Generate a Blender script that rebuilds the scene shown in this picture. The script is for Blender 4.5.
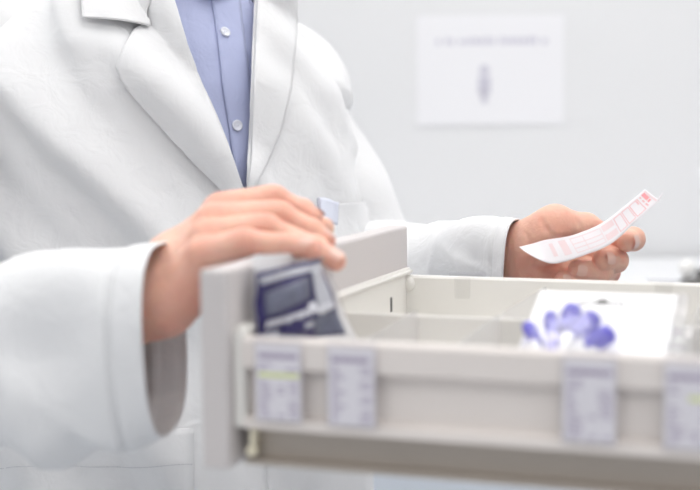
import bpy, bmesh, math, random
import numpy as np
from mathutils import Vector, Matrix
C = bpy.context.scene.collection
S = bpy.context.scene
for o in list(bpy.data.objects): bpy.data.objects.remove(o)

# ---------------------------------------------------------------- camera, sky, exposure
CZ = 1.32                      # camera height
F, PITCH, ROLL = 1336.0, 0.0876, 0.0088
cam = bpy.data.cameras.new('camera'); camo = bpy.data.objects.new('camera', cam); C.objects.link(camo)
cam.sensor_width = 36; cam.lens = 36*F/700
camo.matrix_world = Matrix.Translation((0, 0, CZ)) @ Matrix.Rotation(math.pi/2-PITCH, 4, 'X') @ Matrix.Rotation(-ROLL, 4, 'Z')
cam.dof.use_dof = True; cam.dof.focus_distance = 1.23; cam.dof.aperture_fstop = 3.75
cam.clip_start = .02
S.camera = camo
w = bpy.data.worlds.new('world'); S.world = w; w.use_nodes = True
w.node_tree.nodes['Background'].inputs[0].default_value = (.97, .975, 1, 1)
w.node_tree.nodes['Background'].inputs[1].default_value = .37
S.view_settings.view_transform = 'Standard'; S.view_settings.look = 'None'
S.view_settings.gamma = 1; S.view_settings.use_curve_mapping = False
S.cycles.transparent_max_bounces = 32
S.view_settings.exposure = 0.68
LAMP = 3.1

def P(px, py, D):
    """point of the place seen at a pixel of the photograph, at distance D along +Y"""
    x, yd = px-350.0, py-245.0
    cr, sr = math.cos(ROLL), math.sin(ROLL)
    a = x*cr - yd*sr; b = -x*sr - yd*cr
    dx, dz = a/F, b/F
    c, s = math.cos(PITCH), math.sin(PITCH)
    Y = c + dz*s; Z = -s + dz*c
    return np.array([dx/Y*D, D, Z/Y*D + CZ])
def PV(*a): return Vector(P(*a))

# ---------------------------------------------------------------- materials
def mat(name, col, rough=.5, bump=None, spec=.5, metal=0, sss=0, sssr=(.01, .004, .002), vary=None, coat=0, emit=0, trans=0, sheen=0):
    m = bpy.data.materials.new(name); m.use_nodes = True
    nt = m.node_tree; b = nt.nodes['Principled BSDF']
    b.inputs['Base Color'].default_value = (*col, 1); b.inputs['Roughness'].default_value = rough
    b.inputs['Specular IOR Level'].default_value = spec; b.inputs['Metallic'].default_value = metal
    if sheen: b.inputs['Sheen Weight'].default_value = sheen
    if sss:
        b.inputs['Subsurface Weight'].default_value = sss; b.inputs['Subsurface Radius'].default_value = sssr
        b.inputs['Subsurface Scale'].default_value = 1
    if coat: b.inputs['Coat Weight'].default_value = coat
    if emit: b.inputs['Emission Color'].default_value = (*col, 1); b.inputs['Emission Strength'].default_value = emit
    tc = nt.nodes.new('ShaderNodeTexCoord')
    if vary:
        sc, amt = vary
        n = nt.nodes.new('ShaderNodeTexNoise'); n.inputs['Scale'].default_value = sc; n.inputs['Detail'].default_value = 4
        nt.links.new(tc.outputs['Object'], n.inputs['Vector'])
        mx = nt.nodes.new('ShaderNodeMix'); mx.data_type = 'RGBA'
        mx.inputs[6].default_value = (*[c*(1-amt) for c in col], 1); mx.inputs[7].default_value = (*[min(1, c*(1+amt)) for c in col], 1)
        nt.links.new(n.outputs['Fac'], mx.inputs[0]); nt.links.new(mx.outputs[2], b.inputs['Base Color'])
    if bump:
        sc, st, dist = bump
        n = nt.nodes.new('ShaderNodeTexNoise'); n.inputs['Scale'].default_value = sc; n.inputs['Detail'].default_value = 3
        nt.links.new(tc.outputs['Object'], n.inputs['Vector'])
        bp = nt.nodes.new('ShaderNodeBump'); bp.inputs['Strength'].default_value = st; bp.inputs['Distance'].default_value = dist
        nt.links.new(n.outputs['Fac'], bp.inputs['Height']); nt.links.new(bp.outputs['Normal'], b.inputs['Normal'])
    return m
def clear_mat(name, tint=(.95, .96, .97), gloss=.12, rough=.08, haze=0.0):
    m = bpy.data.materials.new(name); m.use_nodes = True; nt = m.node_tree; nt.nodes.clear()
    out = nt.nodes.new('ShaderNodeOutputMaterial'); t = nt.nodes.new('ShaderNodeBsdfTransparent'); t.inputs[0].default_value = (*tint, 1)
    g = nt.nodes.new('ShaderNodeBsdfGlossy'); g.inputs['Roughness'].default_value = rough
    lw = nt.nodes.new('ShaderNodeLayerWeight'); lw.inputs[0].default_value = .35
    ma = nt.nodes.new('ShaderNodeMath'); ma.operation = 'MULTIPLY_ADD'; ma.inputs[1].default_value = .5; ma.inputs[2].default_value = gloss
    nt.links.new(lw.outputs['Fresnel'], ma.inputs[0])
    ge = nt.nodes.new('ShaderNodeNewGeometry'); fr = nt.nodes.new('ShaderNodeMath'); fr.operation = 'SUBTRACT'; fr.inputs[0].default_value = 1
    nt.links.new(ge.outputs['Backfacing'], fr.inputs[1]); m0 = ma; ma = nt.nodes.new('ShaderNodeMath'); ma.operation = 'MULTIPLY'
    nt.links.new(m0.outputs[0], ma.inputs[0]); nt.links.new(fr.outputs[0], ma.inputs[1])
    mx = nt.nodes.new('ShaderNodeMixShader'); nt.links.new(ma.outputs[0], mx.inputs[0]); nt.links.new(t.outputs[0], mx.inputs[1]); nt.links.new(g.outputs[0], mx.inputs[2])
    last = mx
    if haze:
        d = nt.nodes.new('ShaderNodeBsdfTranslucent'); d.inputs[0].default_value = (.95, .95, .96, 1)
        d2 = nt.nodes.new('ShaderNodeBsdfDiffuse'); d2.inputs[0].default_value = (.93, .93, .94, 1)
        dd = nt.nodes.new('ShaderNodeMixShader'); dd.inputs[0].default_value = .5; nt.links.new(d2.outputs[0], dd.inputs[1]); nt.links.new(d.outputs[0], dd.inputs[2])
        m2 = nt.nodes.new('ShaderNodeMixShader'); m2.inputs[0].default_value = haze
        nt.links.new(mx.outputs[0], m2.inputs[1]); nt.links.new(dd.outputs[0], m2.inputs[2]); last = m2
    nt.links.new(last.outputs[0], out.inputs[0]); return m
def cloth_mat(name, col, scale=1400, vary=.02, wrinkle=.0):
    m = mat(name, col, .85, None, .25, vary=(9, vary), sheen=.15)
    nt = m.node_tree; b = nt.nodes['Principled BSDF']; tc = [n for n in nt.nodes if n.type == 'TEX_COORD'][0]
    n = nt.nodes.new('ShaderNodeTexNoise'); n.inputs['Scale'].default_value = scale; nt.links.new(tc.outputs['Object'], n.inputs['Vector'])
    n2 = nt.nodes.new('ShaderNodeTexNoise'); n2.inputs['Scale'].default_value = 38; n2.inputs['Detail'].default_value = 3; nt.links.new(tc.outputs['Object'], n2.inputs['Vector'])
    b1 = nt.nodes.new('ShaderNodeBump'); b1.inputs['Strength'].default_value = .25; b1.inputs['Distance'].default_value = .0004; nt.links.new(n.outputs['Fac'], b1.inputs['Height'])
    b2 = nt.nodes.new('ShaderNodeBump'); n2.inputs['Distortion'].default_value = .6; b2.inputs['Strength'].default_value = .4; b2.inputs['Distance'].default_value = .006
    nt.links.new(n2.outputs['Fac'], b2.inputs['Height']); nt.links.new(b1.outputs['Normal'], b2.inputs['Normal']); nt.links.new(b2.outputs['Normal'], b.inputs['Normal'])
    return m

M = {}
M['wall'] = mat('wall_paint', (.735, .74, .752), .75, (60, .1, .002), vary=(2, .012))
M['floor'] = mat('floor_vinyl', (.62, .65, .69), .45, (30, .08, .002), vary=(5, .04))
M['ceiling'] = mat('ceiling_tile', (.85, .85, .85), .9, (90, .3, .003))
M['lamp'] = mat('lamp_diffuser', (1, .985, .965), .5, emit=LAMP)
M['lampframe'] = mat('lamp_frame', (.85, .85, .85), .4)
M['panel'] = mat('grey_laminate', (.635, .60, .595), .45, (400, .08, .0005), vary=(6, .015))
M['plastic'] = mat('cream_plastic', (.79, .775, .74), .4, (300, .04, .0004), vary=(7, .012))
M['outer'] = mat('drawer_side_plastic', (.80, .745, .71), .42, (300, .04, .0004), vary=(7, .012))
M['runner'] = mat('runner_steel', (.47, .42, .37), .45, (120, .1, .0005), metal=.35, vary=(12, .06))
M['bracket'] = mat('yellowed_plastic', (.80, .74, .58), .5, vary=(20, .05))
M['dark'] = mat('dark_slot', (.02, .02, .022), .7)
M['clear'] = clear_mat('clear_plastic', (.985, .985, .99), .02, .1)
M['divider'] = clear_mat('clear_divider', (.98, .98, .985), .04, .15, .16)
M['film'] = clear_mat('clear_film', (.98, .98, .985), .015, .18, .05)
M['dome'] = clear_mat('clear_dome', (.98, .98, .99), .05, .12, .08)
M['clipclear'] = clear_mat('clear_clip', (.985, .985, .985), .07, .1)
M['pouchfilm'] = clear_mat('pouch_film', (.99, .99, .99), -.012, .2, .012)
M['wrap'] = clear_mat('crinkled_film', (.97, .97, .98), .12, .12, .22)
M['milky'] = clear_mat('milky_film', (.97, .97, .98), .05, .2, .72)
M['label'] = mat('label_paper', (.835, .815, .855), .7, vary=(30, .02))
M['ink'] = mat('label_ink', (.44, .38, .50), .8)
M['inkgrey'] = mat('notice_ink', (.55, .54, .62), .8)
M['yellowink'] = mat('highlighter_band', (.78, .84, .42), .7)
M['card'] = mat('white_card', (.90, .90, .915), .45, vary=(20, .01))
M['purple'] = mat('violet_plastic', (.125, .11, .56), .35, coat=.2)
M['lavender'] = mat('lavender_plastic', (.44, .41, .76), .4)
M['navy'] = mat('navy_print', (.022, .016, .10), .45, spec=.3, vary=(60, .4))
M['steelblue'] = mat('greyblue_print_and_sheen', (.13, .14, .20), .4, spec=.3, vary=(70, .5))  # print colour, also used for the sheen painted on the pouch
M['palegrey'] = mat('pale_grey_print', (.50, .51, .56), .3, vary=(80, .15))
M['white'] = mat('white_print', (.78, .79, .85), .4)
M['paper'] = mat('slip_paper', (.80, .775, .80), .75, vary=(40, .01), sss=.0)
M['pink'] = mat('pink_print', (.80, .49, .50), .75)
M['palepink'] = mat('pale_pink_print', (.80, .655, .67), .75)
M['red'] = mat('red_print', (.86, .36, .38), .75)
M['notice'] = mat('notice_paper', (.80, .80, .825), .7)
M['coat'] = cloth_mat('white_coat_cotton', (.80, .805, .815))
M['shirt'] = cloth_mat('pale_blue_shirt', (.44, .48, .69), vary=.05)
M['button'] = mat('pearl_button', (.72, .74, .82), .25, coat=.5)
M['stitch'] = mat('stitch_thread', (.66, .67, .69), .9)
M['trousers'] = cloth_mat('grey_trousers', (.16, .17, .2))
M['shoe'] = mat('black_leather', (.02, .02, .02), .35, (60, .2, .001))
M['hair'] = mat('brown_hair', (.08, .05, .03), .6, (200, .6, .003), vary=(60, .4))
M['darkgrey'] = mat('dark_grey_rubber', (.16, .155, .15), .6, vary=(30, .1))
M['knob'] = mat('white_knob', (.85, .84, .82), .35)
M['counter'] = mat('counter_front', (.70, .75, .82), .5, vary=(4, .02))
M['worktop'] = mat('counter_top', (.74, .75, .77), .4, vary=(12, .03))
M['pale'] = mat('pale_blue_paper', (.74, .77, .88), .7)
M['nail'] = mat('fingernail', (.84, .52, .43), .28, coat=.4, sss=.1)

def skin_mat():
    m = mat('skin', (.8, .5, .4), .48, None, .4, sss=.35, sssr=(.011, .004, .002))
    nt = m.node_tree; b = nt.nodes['Principled BSDF']
    at = nt.nodes.new('ShaderNodeAttribute'); at.attribute_name = 'tint'
    tc = nt.nodes.new('ShaderNodeTexCoord'); n = nt.nodes.new('ShaderNodeTexNoise'); n.inputs['Scale'].default_value = 55; n.inputs['Detail'].default_value = 5
    nt.links.new(tc.outputs['Object'], n.inputs['Vector'])
    ad = nt.nodes.new('ShaderNodeMath'); ad.operation = 'MULTIPLY_ADD'; ad.inputs[1].default_value = .55; ad.inputs[2].default_value = -.27
    nt.links.new(n.outputs['Fac'], ad.inputs[0])
    sm = nt.nodes.new('ShaderNodeMath'); sm.operation = 'ADD'; sm.use_clamp = True
    nt.links.new(ad.outputs[0], sm.inputs[0]); nt.links.new(at.outputs['Fac'], sm.inputs[1])
    r = nt.nodes.new('ShaderNodeValToRGB'); e = r.color_ramp.elements
    e[0].position = 0; e[0].color = (.86, .575, .45, 1); e[1].position = 1; e[1].color = (.75, .30, .225, 1)
    nt.links.new(sm.outputs[0], r.inputs[0]); nt.links.new(r.outputs[0], b.inputs['Base Color'])
    n2 = nt.nodes.new('ShaderNodeTexVoronoi'); n2.inputs['Scale'].default_value = 700; nt.links.new(tc.outputs['Object'], n2.inputs['Vector'])
    n3 = nt.nodes.new('ShaderNodeTexNoise'); n3.inputs['Scale'].default_value = 160; n3.inputs['Detail'].default_value = 4; nt.links.new(tc.outputs['Object'], n3.inputs['Vector'])
    b1 = nt.nodes.new('ShaderNodeBump'); b1.inputs['Strength'].default_value = .12; b1.inputs['Distance'].default_value = .0004; nt.links.new(n2.outputs['Distance'], b1.inputs['Height'])
    b2 = nt.nodes.new('ShaderNodeBump'); b2.inputs['Strength'].default_value = .5; b2.inputs['Distance'].default_value = .002
    nt.links.new(n3.outputs['Fac'], b2.inputs['Height']); nt.links.new(b1.outputs['Normal'], b2.inputs['Normal'])
    # creases across the finger joints
    wa = nt.nodes.new('ShaderNodeAttribute'); wa.attribute_name = 'wrinkle_at'; wm = nt.nodes.new('ShaderNodeAttribute'); wm.attribute_name = 'wrinkle'
    n4 = nt.nodes.new('ShaderNodeTexNoise'); n4.inputs['Scale'].default_value = 260; nt.links.new(tc.outputs['Object'], n4.inputs['Vector'])
    k1 = nt.nodes.new('ShaderNodeMath'); k1.operation = 'MULTIPLY_ADD'; k1.inputs[1].default_value = 9.0; nt.links.new(n4.outputs['Fac'], k1.inputs[0])
    k0 = nt.nodes.new('ShaderNodeMath'); k0.operation = 'MULTIPLY'; k0.inputs[1].default_value = 2.6; nt.links.new(wa.outputs['Fac'], k0.inputs[0]); nt.links.new(k0.outputs[0], k1.inputs[2])
    k2 = nt.nodes.new('ShaderNodeMath'); k2.operation = 'SINE'; nt.links.new(k1.outputs[0], k2.inputs[0])
    k3 = nt.nodes.new('ShaderNodeMath'); k3.operation = 'MULTIPLY'; nt.links.new(k2.outputs[0], k3.inputs[0]); nt.links.new(wm.outputs['Fac'], k3.inputs[1])
    b3 = nt.nodes.new('ShaderNodeBump'); b3.inputs['Strength'].default_value = .38; b3.inputs['Distance'].default_value = .0006
    nt.links.new(k3.outputs[0], b3.inputs['Height']); nt.links.new(b2.outputs['Normal'], b3.inputs['Normal']); nt.links.new(b3.outputs['Normal'], b.inputs['Normal'])
    return m
M['skin'] = skin_mat()

# ---------------------------------------------------------------- object helpers
def link(name, me, m, parent=None, smooth=False):
    if isinstance(m, str): m = M[m]
    if m is not None and not me.materials: me.materials.append(m)
    o = bpy.data.objects.new(name, me); C.objects.link(o)
    if parent: o.parent = parent
    if smooth:
        for p in me.polygons: p.use_smooth = True
    return o
def from_py(name, v, f, m, parent=None, smooth=True):
    me = bpy.data.meshes.new(name); me.from_pydata([tuple(map(float, a)) for a in v], [], [tuple(int(i) for i in q) for q in f]); me.update()
    return link(name, me, m, parent, smooth)
def empty(name, loc=(0, 0, 0), rz=0, label=None, cat=None, group=None):
    o = bpy.data.objects.new(name, None); C.objects.link(o); o.location = loc; o.rotation_euler = (0, 0, rz); o.empty_display_size = .05
    tag(o, label, cat, group); return o
def tag(o, label=None, cat=None, group=None, kind=None):
    if label: o['label'] = label
    if cat: o['category'] = cat
    if group: o['group'] = group
    if kind: o['kind'] = kind
    return o
def bx(bm, a, b, bev=0, seg=2):
    """box between two corners, bevelled"""
    t = bmesh.new(); bmesh.ops.create_cube(t, size=1)
    for v in t.verts:
        v.co = Vector([(a[i]+b[i])/2 + v.co[i]*abs(b[i]-a[i]) for i in range(3)])
    if bev: bmesh.ops.bevel(t, geom=list(t.edges), offset=bev, segments=seg, affect='EDGES', profile=.5)
    join(bm, t)
def join(bm, t):
    me = bpy.data.meshes.new('tmp'); t.to_mesh(me); t.free(); bm.from_mesh(me); bpy.data.meshes.remove(me)
def mesh(name, bm, m, parent=None, smooth=False):
    me = bpy.data.meshes.new(name); bmesh.ops.recalc_face_normals(bm, faces=bm.faces); bm.to_mesh(me); bm.free()
    o = link(name, me, m, parent, smooth)
    return o
def box(name, a, b, m, parent=None, bev=.0015):
    bm = bmesh.new(); bx(bm, a, b, bev); return mesh(name, bm, m, parent)
def prism_u(bm, prof, u0, u1):
    """profile in (v,z) swept along u"""
    n = len(prof); A = [bm.verts.new((u0, p[0], p[1])) for p in prof]; B = [bm.verts.new((u1, p[0], p[1])) for p in prof]
    for i in range(n): bm.faces.new((A[i], A[(i+1) % n], B[(i+1) % n], B[i]))
    bm.faces.new(A[::-1]); bm.faces.new(B)
def lathe(bm, prof, mtx=Matrix(), n=24):
    rings = []
    for r, z in prof:
        rings.append([bm.verts.new(mtx @ Vector((r*math.cos(2*math.pi*i/n), r*math.sin(2*math.pi*i/n), z))) for i in range(n)])
    for a, b in zip(rings, rings[1:]):
        for i in range(n): bm.faces.new((a[i], a[(i+1) % n], b[(i+1) % n], b[i]))
    bm.faces.new(rings[0][::-1]); bm.faces.new(rings[-1])
def grid_faces(nr, nc, wrap=False):
    f = []
    for i in range(nr-1):
        for j in range(nc if wrap else nc-1):
            f.append((i*nc+j, i*nc+(j+1) % nc, (i+1)*nc+(j+1) % nc, (i+1)*nc+j))
    return f
def solid(o, t, off=0):
    md = o.modifiers.new('Solidify', 'SOLIDIFY'); md.thickness = t; md.offset = off; md.use_even_offset = False
    return o

# ---------------------------------------------------------------- implicit surfaces
def surface_nets(fn, lo, hi, h):
    lo = np.array(lo, float); n = np.ceil((np.array(hi)-lo)/h).astype(int)+1
    ax = [(lo[i]+h*np.arange(n[i])).astype(np.float32) for i in range(3)]
    G = np.meshgrid(*ax, indexing='ij'); V = fn(G).astype(np.float32)
    ins = V < 0; nx, ny, nz = V.shape
    cnt = np.zeros((nx-1, ny-1, nz-1), np.float32); acc = np.zeros((3, nx-1, ny-1, nz-1), np.float32)
    corners = [(i, j, k) for i in (0, 1) for j in (0, 1) for k in (0, 1)]
    sl = lambda c: V[c[0]:nx-1+c[0], c[1]:ny-1+c[1], c[2]:nz-1+c[2]]
    for a in corners:
        for d in range(3):
            if a[d]: continue
            b = list(a); b[d] = 1
            va, vb = sl(a), sl(b); cr = (va < 0) != (vb < 0)
            t = np.where(cr, va/np.where(cr, va-vb, 1), 0)
            for e in range(3):
                acc[e] += np.where(cr, a[e] + (t if e == d else 0), 0)
            cnt += cr
    act = cnt > 0; idx = -np.ones(act.shape, np.int64); idx[act] = np.arange(act.sum())
    ii = np.argwhere(act)
    co = np.stack([acc[e][act]/cnt[act] for e in range(3)], 1)
    verts = lo + (ii + co)*h
    faces = []
    for d in range(3):
        e, g = (d+1) % 3, (d+2) % 3
        a = np.take(ins, range(0, V.shape[d]-1), axis=d); b = np.take(ins, range(1, V.shape[d]), axis=d)
        q = np.argwhere(a != b); flip = a[tuple(q.T)]
        ok = (q[:, e] > 0) & (q[:, g] > 0) & (q[:, e] < V.shape[e]-1) & (q[:, g] < V.shape[g]-1)
        q = q[ok]; flip = flip[ok]
        def cell(de, dg):
            c = q.copy(); c[:, e] += de; c[:, g] += dg; return idx[tuple(c.T)]
        Q = np.stack([cell(-1, -1), cell(0, -1), cell(0, 0), cell(-1, 0)], 1)
        Q[~flip] = Q[~flip][:, ::-1]
        faces.append(Q)
    return verts, np.concatenate(faces)
def cone(G, a, b, ra, rb):
    """tapered capsule"""
    a = np.asarray(a, np.float32); b = np.asarray(b, np.float32); d = b-a; L = float((d*d).sum())+1e-12
    p = [G[i]-a[i] for i in range(3)]
    t = np.clip((p[0]*d[0]+p[1]*d[1]+p[2]*d[2])/L, 0, 1)
    return np.sqrt((p[0]-t*d[0])**2+(p[1]-t*d[1])**2+(p[2]-t*d[2])**2) - (ra+(rb-ra)*t)
def ellip(G, c, r):
    q = np.sqrt(sum(((G[i]-c[i])/r[i])**2 for i in range(3)))
    return (q-1)*min(r)
def smin(a, b, k):
    h = np.clip(.5+.5*(b-a)/k, 0, 1)
    return b+(a-b)*h-k*h*(1-h)
def chain(G, pts, rs, k=.004):
    d = None
    for i in range(len(pts)-1):
        c = cone(G, pts[i], pts[i+1], rs[i], rs[i+1]); d = c if d is None else smin(d, c, k)
    return d

# ================================================================ SETTING
WALL_Y = 2.66
CEIL = CZ+1.42
def struct(o): o['kind'] = 'structure'; return o
struct(box('floor', (-3.2, -1.8, -.05), (3.2, WALL_Y+.1, 0), 'floor', bev=0))
struct(box('wall_back', (-3.2, WALL_Y, 0), (3.2, WALL_Y+.1, CEIL), 'wall', bev=0))
struct(box('ceiling', (-3.2, -1.8, CEIL), (3.2, WALL_Y+.1, CEIL+.05), 'ceiling', bev=0))
struct(box('baseboard_back', (-3.2, WALL_Y-.012, 0), (3.2, WALL_Y, .09), 'lampframe', bev=.002))
for lx, ly in ((-1.2, .95), (.15, .95), (1.5, .95), (-1.2, -.6), (.15, -.6), (1.5, -.6), (.15, 2.1), (-1.2, 2.1), (1.5, 2.1)):
    t = empty('ceiling_light', (lx, ly, CEIL), 0, 'flat rectangular ceiling light panel above the room', 'ceiling light', 'ceiling light panels')
    box('frame', (-.46, -.32, -.03), (.46, .32, 0), 'lampframe', t)
    box('diffuser', (-.44, -.3, -.034), (.44, .3, -.0301), 'lamp', t, bev=0)

# ================================================================ DRAWER
K = .82
PSI = .3387
DB = Vector((-.0937*K, K, CZ-.1063*K))            # top, inner, near corner of the front panel
H, W, T = .1257, .3858, .0184
ZR, ZF, ZM = -.0426, -.0998, -.0514
VN, VF, VM = .0074, .366, .193
FLOORZ = -.094
UL = .56                                           # length of the box
drawer = empty('pharmacy_drawer', DB, -PSI, 'long cream and grey pharmacy drawer pulled open, divided into compartments', 'drawer')
box('front_panel', (-T, 0, -H), (0, W, 0), 'panel', drawer, .0022)
# near side wall: lip on top, ledge at the foot
def side_profile(v0, sgn):
    q = lambda d: v0+sgn*d
    return [(q(.0015), ZR), (q(0), ZR-.002), (q(0), ZR-.0182), (q(.0045), ZR-.0205), (q(.0085), ZR-.0215), (q(.0085), ZF+.0088), (q(.001), ZF+.0058), (q(0), ZF+.0048), (q(0), ZF), (q(.012), ZF), (q(.012), ZR-.0015), (q(.0105), ZR)]
bm = bmesh.new(); prism_u(bm, side_profile(VN, 1), .006, UL); o = mesh('side_wall', bm, 'outer', drawer)
bm = bmesh.new(); prism_u(bm, side_profile(VF+.012, -1), .002, UL); mesh('side_wall', bm, 'plastic', drawer)
# inner front wall of the box
bm = bmesh.new()
bx(bm, (.0002, VN+.003, FLOORZ), (.005, VF+.012, -.0362), .001)
bx(bm, (.0002, VN+.003, -.0405), (.0085, VF+.008, -.0375), .0012)
mesh('end_wall', bm, 'plastic', drawer)
bm = bmesh.new(); bx(bm, (.0045, VF-.048, -.0685), (.0054, VF-.0435, -.056), .0004); mesh('slot', bm, 'dark', drawer)
bm = bmesh.new(); lathe(bm, [(.002, 0), (.0065, .0008), (.0065, .004), (.002, .005)], Matrix.Translation((.006, VF+.002, -.0495)) @ Matrix.Rotation(math.pi/2, 4, 'X'), 20); mesh('corner_gusset', bm, 'plastic', drawer, True)
box('corner_post', (.0002, VN, ZF), (.008, VN+.012, -.0395), 'plastic', drawer, .0015)
box('bottom', (.002, VN+.01, FLOORZ-.004), (UL, VF+.002, FLOORZ), 'plastic', drawer, 0)
box('centre_rib', (.004, VM-.0017, FLOORZ), (UL, VM+.0017, ZM), 'plastic', drawer, .0008)
# runner under the near side
bm = bmesh.new()
prism_u(bm, [(VN+.014, ZF+.002), (VN+.0155, -.121), (VN+.008, -.122), (VN+.008, -.125), (VN+.034, -.125), (VN+.034, ZF+.002)], .0042, UL+.2)
mesh('runner', bm, 'runner', drawer)
bm = bmesh.new()
prism_u(bm, [(VF-.002, ZF-.004), (VF-.002, -.121), (VF+.003, -.122), (VF+.003, -.125), (VF-.02, -.125), (VF-.02, ZF-.004)], .0042, UL+.2)
mesh('runner', bm, 'runner', drawer)
bm = bmesh.new()
bx(bm, (.0085, VN+.004, ZF-.013), (.0125, VN+.014, ZF-.0005), .0015)
lathe(bm, [(.001, 0), (.0035, .001), (.0035, .007), (.001, .008)], Matrix.Translation((.0095, VN+.012, ZF-.016)) @ Matrix.Rotation(math.pi/2, 4, 'X'), 16)
mesh('runner_clip', bm, 'bracket', drawer)
# clear cross dividers
def divider(u, v0, v1, zt, slope=0):
    n = 10; pts = []
    prof = [(v0, FLOORZ+.001), (v1, FLOORZ+.001)]
    c = .006
    for i in range(n+1):
        a = math.pi/2*i/n; prof.append((v1-c+c*math.cos(a), zt-c+c*math.sin(a)))
    for i in range(n+1):
        a = math.pi/2*(1+i/n); prof.append((v0+c+c*math.cos(a), zt-c+c*math.sin(a)-slope))
    bm = bmesh.new(); A = [bm.verts.new((u-.0006, *p)) for p in prof]; B = [bm.verts.new((u+.0006, *p)) for p in prof]
    bm.faces.new(A); bm.faces.new(B[::-1])
    for i in range(len(prof)): bm.faces.new((A[i], B[i], B[(i+1) % len(prof)], A[(i+1) % len(prof)]))
    o = mesh('divider', bm, 'divider', drawer)
for u, zt in ((.0665, -.047), (.1285, -.0475), (.2705, -.0475), (.325, -.048), (.388, -.048)): divider(u, VN+.0125, VM-.002, zt, .006)
for u, zt in ((.1285, -.0475), (.262, -.048), (.388, -.048)): divider(u, VM+.002, VF-.0005, zt)

# ---------------------------------------------------------------- clip-on label holders
Md = Matrix.Translation(DB) @ Matrix.Rotation(-PSI, 4, 'Z')
rnd = random.Random(4)
def label_holder(u, v, flip, label, style):
    """clear clip hooked over a drawer wall, paper label in its pocket; local +y = into the drawer"""
    t = empty('label_holder', Md @ Vector((u, v, ZR)), -PSI + (math.pi if flip else 0), label, 'label holder', 'clear label holders clipped to the drawer sides')
    wd, ht = .0315, .0515; tp = .0035 if flip else .001
    bm = bmesh.new()
    bx(bm, (0, -.0036, -ht), (wd, -.0028, tp), .0002)          # outer sheet
    bx(bm, (0, -.0014, -ht), (wd, -.0008, tp), .0002)          # inner sheet
    bx(bm, (-.0006, -.0036, -ht), (0, -.0008, tp), .0002); bx(bm, (wd, -.0036, -ht), (wd+.0008, -.0008, tp), .0002)
    bx(bm, (0, -.0038, -ht-.001), (wd, -.0008, -ht), .0003)
    bx(bm, (wd+.001, -.0042, -ht*.47), (wd+.004, -.001, -ht*.38), .001)
    mesh('clear_pocket', bm, 'clear', t)
    bm = bmesh.new()
    bx(bm, (.0015, -.0014, .0002), (wd-.0015, .0140, .0013), .0004)     # bridge over the rim
    bx(bm, (.0095, .0130, -.0185), (.0235, .0140, .001), .0004)         # inner tongue
    mesh('clip', bm, 'clipclear', t)
    p = box('paper_label', (.0008, -.0026, -ht+.0008), (wd-.0008, -.0022, -.0025), 'label', t, 0)
    bm = bmesh.new(); bm2 = None
    def bar(x0, x1, z0, z1, b): bx(b, (x0, -.00275, z0), (x1, -.00262, z1))
    y = -.0085 + (.0 if style != 1 else .0)
    bar(.003, .0285 if style != 1 else .027, y-.0032, y, bm)
    for k in range(12):
        yy = y-.0065-k*.0029
        if k in (2, 3) and style in (0, 3): continue
        x = .003
        runs = rnd.choice(([(.003, .009), (.0225, .029)], [(.003, .012)], [(.003, .007), (.021, .029)], [(.004, .011), (.015, .02), (.0235, .0285)]))
        for x0, x1 in runs: bar(x0, x1, yy-.0012, yy, bm)
    mesh('printed_lines', bm, 'ink', p)
    if style in (0, 3):
        bm2 = bmesh.new(); bar(.0025 if style == 0 else .014, .0295, -.0235, -.0205, bm2); mesh('yellow_band', bm2, 'yellowink', p)
    return t
label_holder(.0162, VN, False, 'clear label holder with yellow-banded label, nearest the drawer front', 0)
label_holder(.0640, VN, False, 'clear label holder with plain label, second from the drawer front', 1)
label_holder(.2075, VN, False, 'clear label holder below the white blister pack with violet caps', 2)
label_holder(.2645, VN, False, 'clear label holder on the near drawer side at the photo edge', 3)
label_holder(.0395+.0325, VF+.012, True, 'clear label holder clipped on the far rim beside the coat sleeve', 1)
label_holder(.2095+.0325, VF+.012, True, 'clear label holder clipped on the far rim right of the fingers', 1)

# ================================================================ PACKS IN THE DRAWER
def uv(u, v, z): return Md @ Vector((u, v, z))
def sheet(name, fn, nu, nv, m, parent, thick=.0003, smooth=True):
    v = [fn(i/(nu-1), j/(nv-1)) for i in range(nu) for j in range(nv)]
    o = from_py(name, v, grid_faces(nu, nv), m, parent, smooth)
    if thick: solid(o, thick)
    return o
# navy pouch by the front panel (upright, held by the hand)
pouch = empty('medicine_pouch', uv(.02, .07, FLOORZ), 0, 'navy printed medicine pouch in clear film under the fingers', 'medicine pack')
inv = Matrix.Translation(-(Md @ Vector((.02, .07, FLOORZ))))
# corners follow the picture: left/right edge of the printed card, top and foot
PTL, PTR, PBR, PBL = PV(255, 273, .842), PV(320, 258, .905), PV(344, 334, .897), PV(258, 345, .838)
def pouch_pt(a, b, off=0):
    top = PTL.lerp(PTR, a); bot = PBL.lerp(PBR, a)
    p = top.lerp(bot, b)
    n = (PTR-PTL).cross(PBL-PTL).normalized()
    if n.y > 0: n = -n
    bulge = .004*math.sin(math.pi*min(max(a, 0), 1))*math.sin(math.pi*min(max(b, 0), 1)) + .0016*math.sin(9*a+5*b)*math.sin(7*b+1)
    return inv @ (p + n*(bulge+off))
card = sheet('printed_card', lambda a, b: pouch_pt(a, b), 26, 26, 'navy', pouch)
def patch(name, pts, m, parent, off, n=10):
    (x0, y0), (x1, y1), (x2, y2), (x3, y3) = pts   # tl tr br bl in card coordinates
    def fn(i, j):
        ta, tb = x0+(x1-x0)*i, y0+(y1-y0)*i; ba, bb = x3+(x2-x3)*i, y3+(y2-y3)*i
        return pouch_pt(ta+(ba-ta)*j, tb+(bb-tb)*j, off)
    return sheet(name, fn, n, n, m, parent, .0001)
patch('pale_stripe', [(.02, .07), (.98, .05), (.98, .12), (.02, .17)], 'palegrey', card, .0006)
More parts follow.
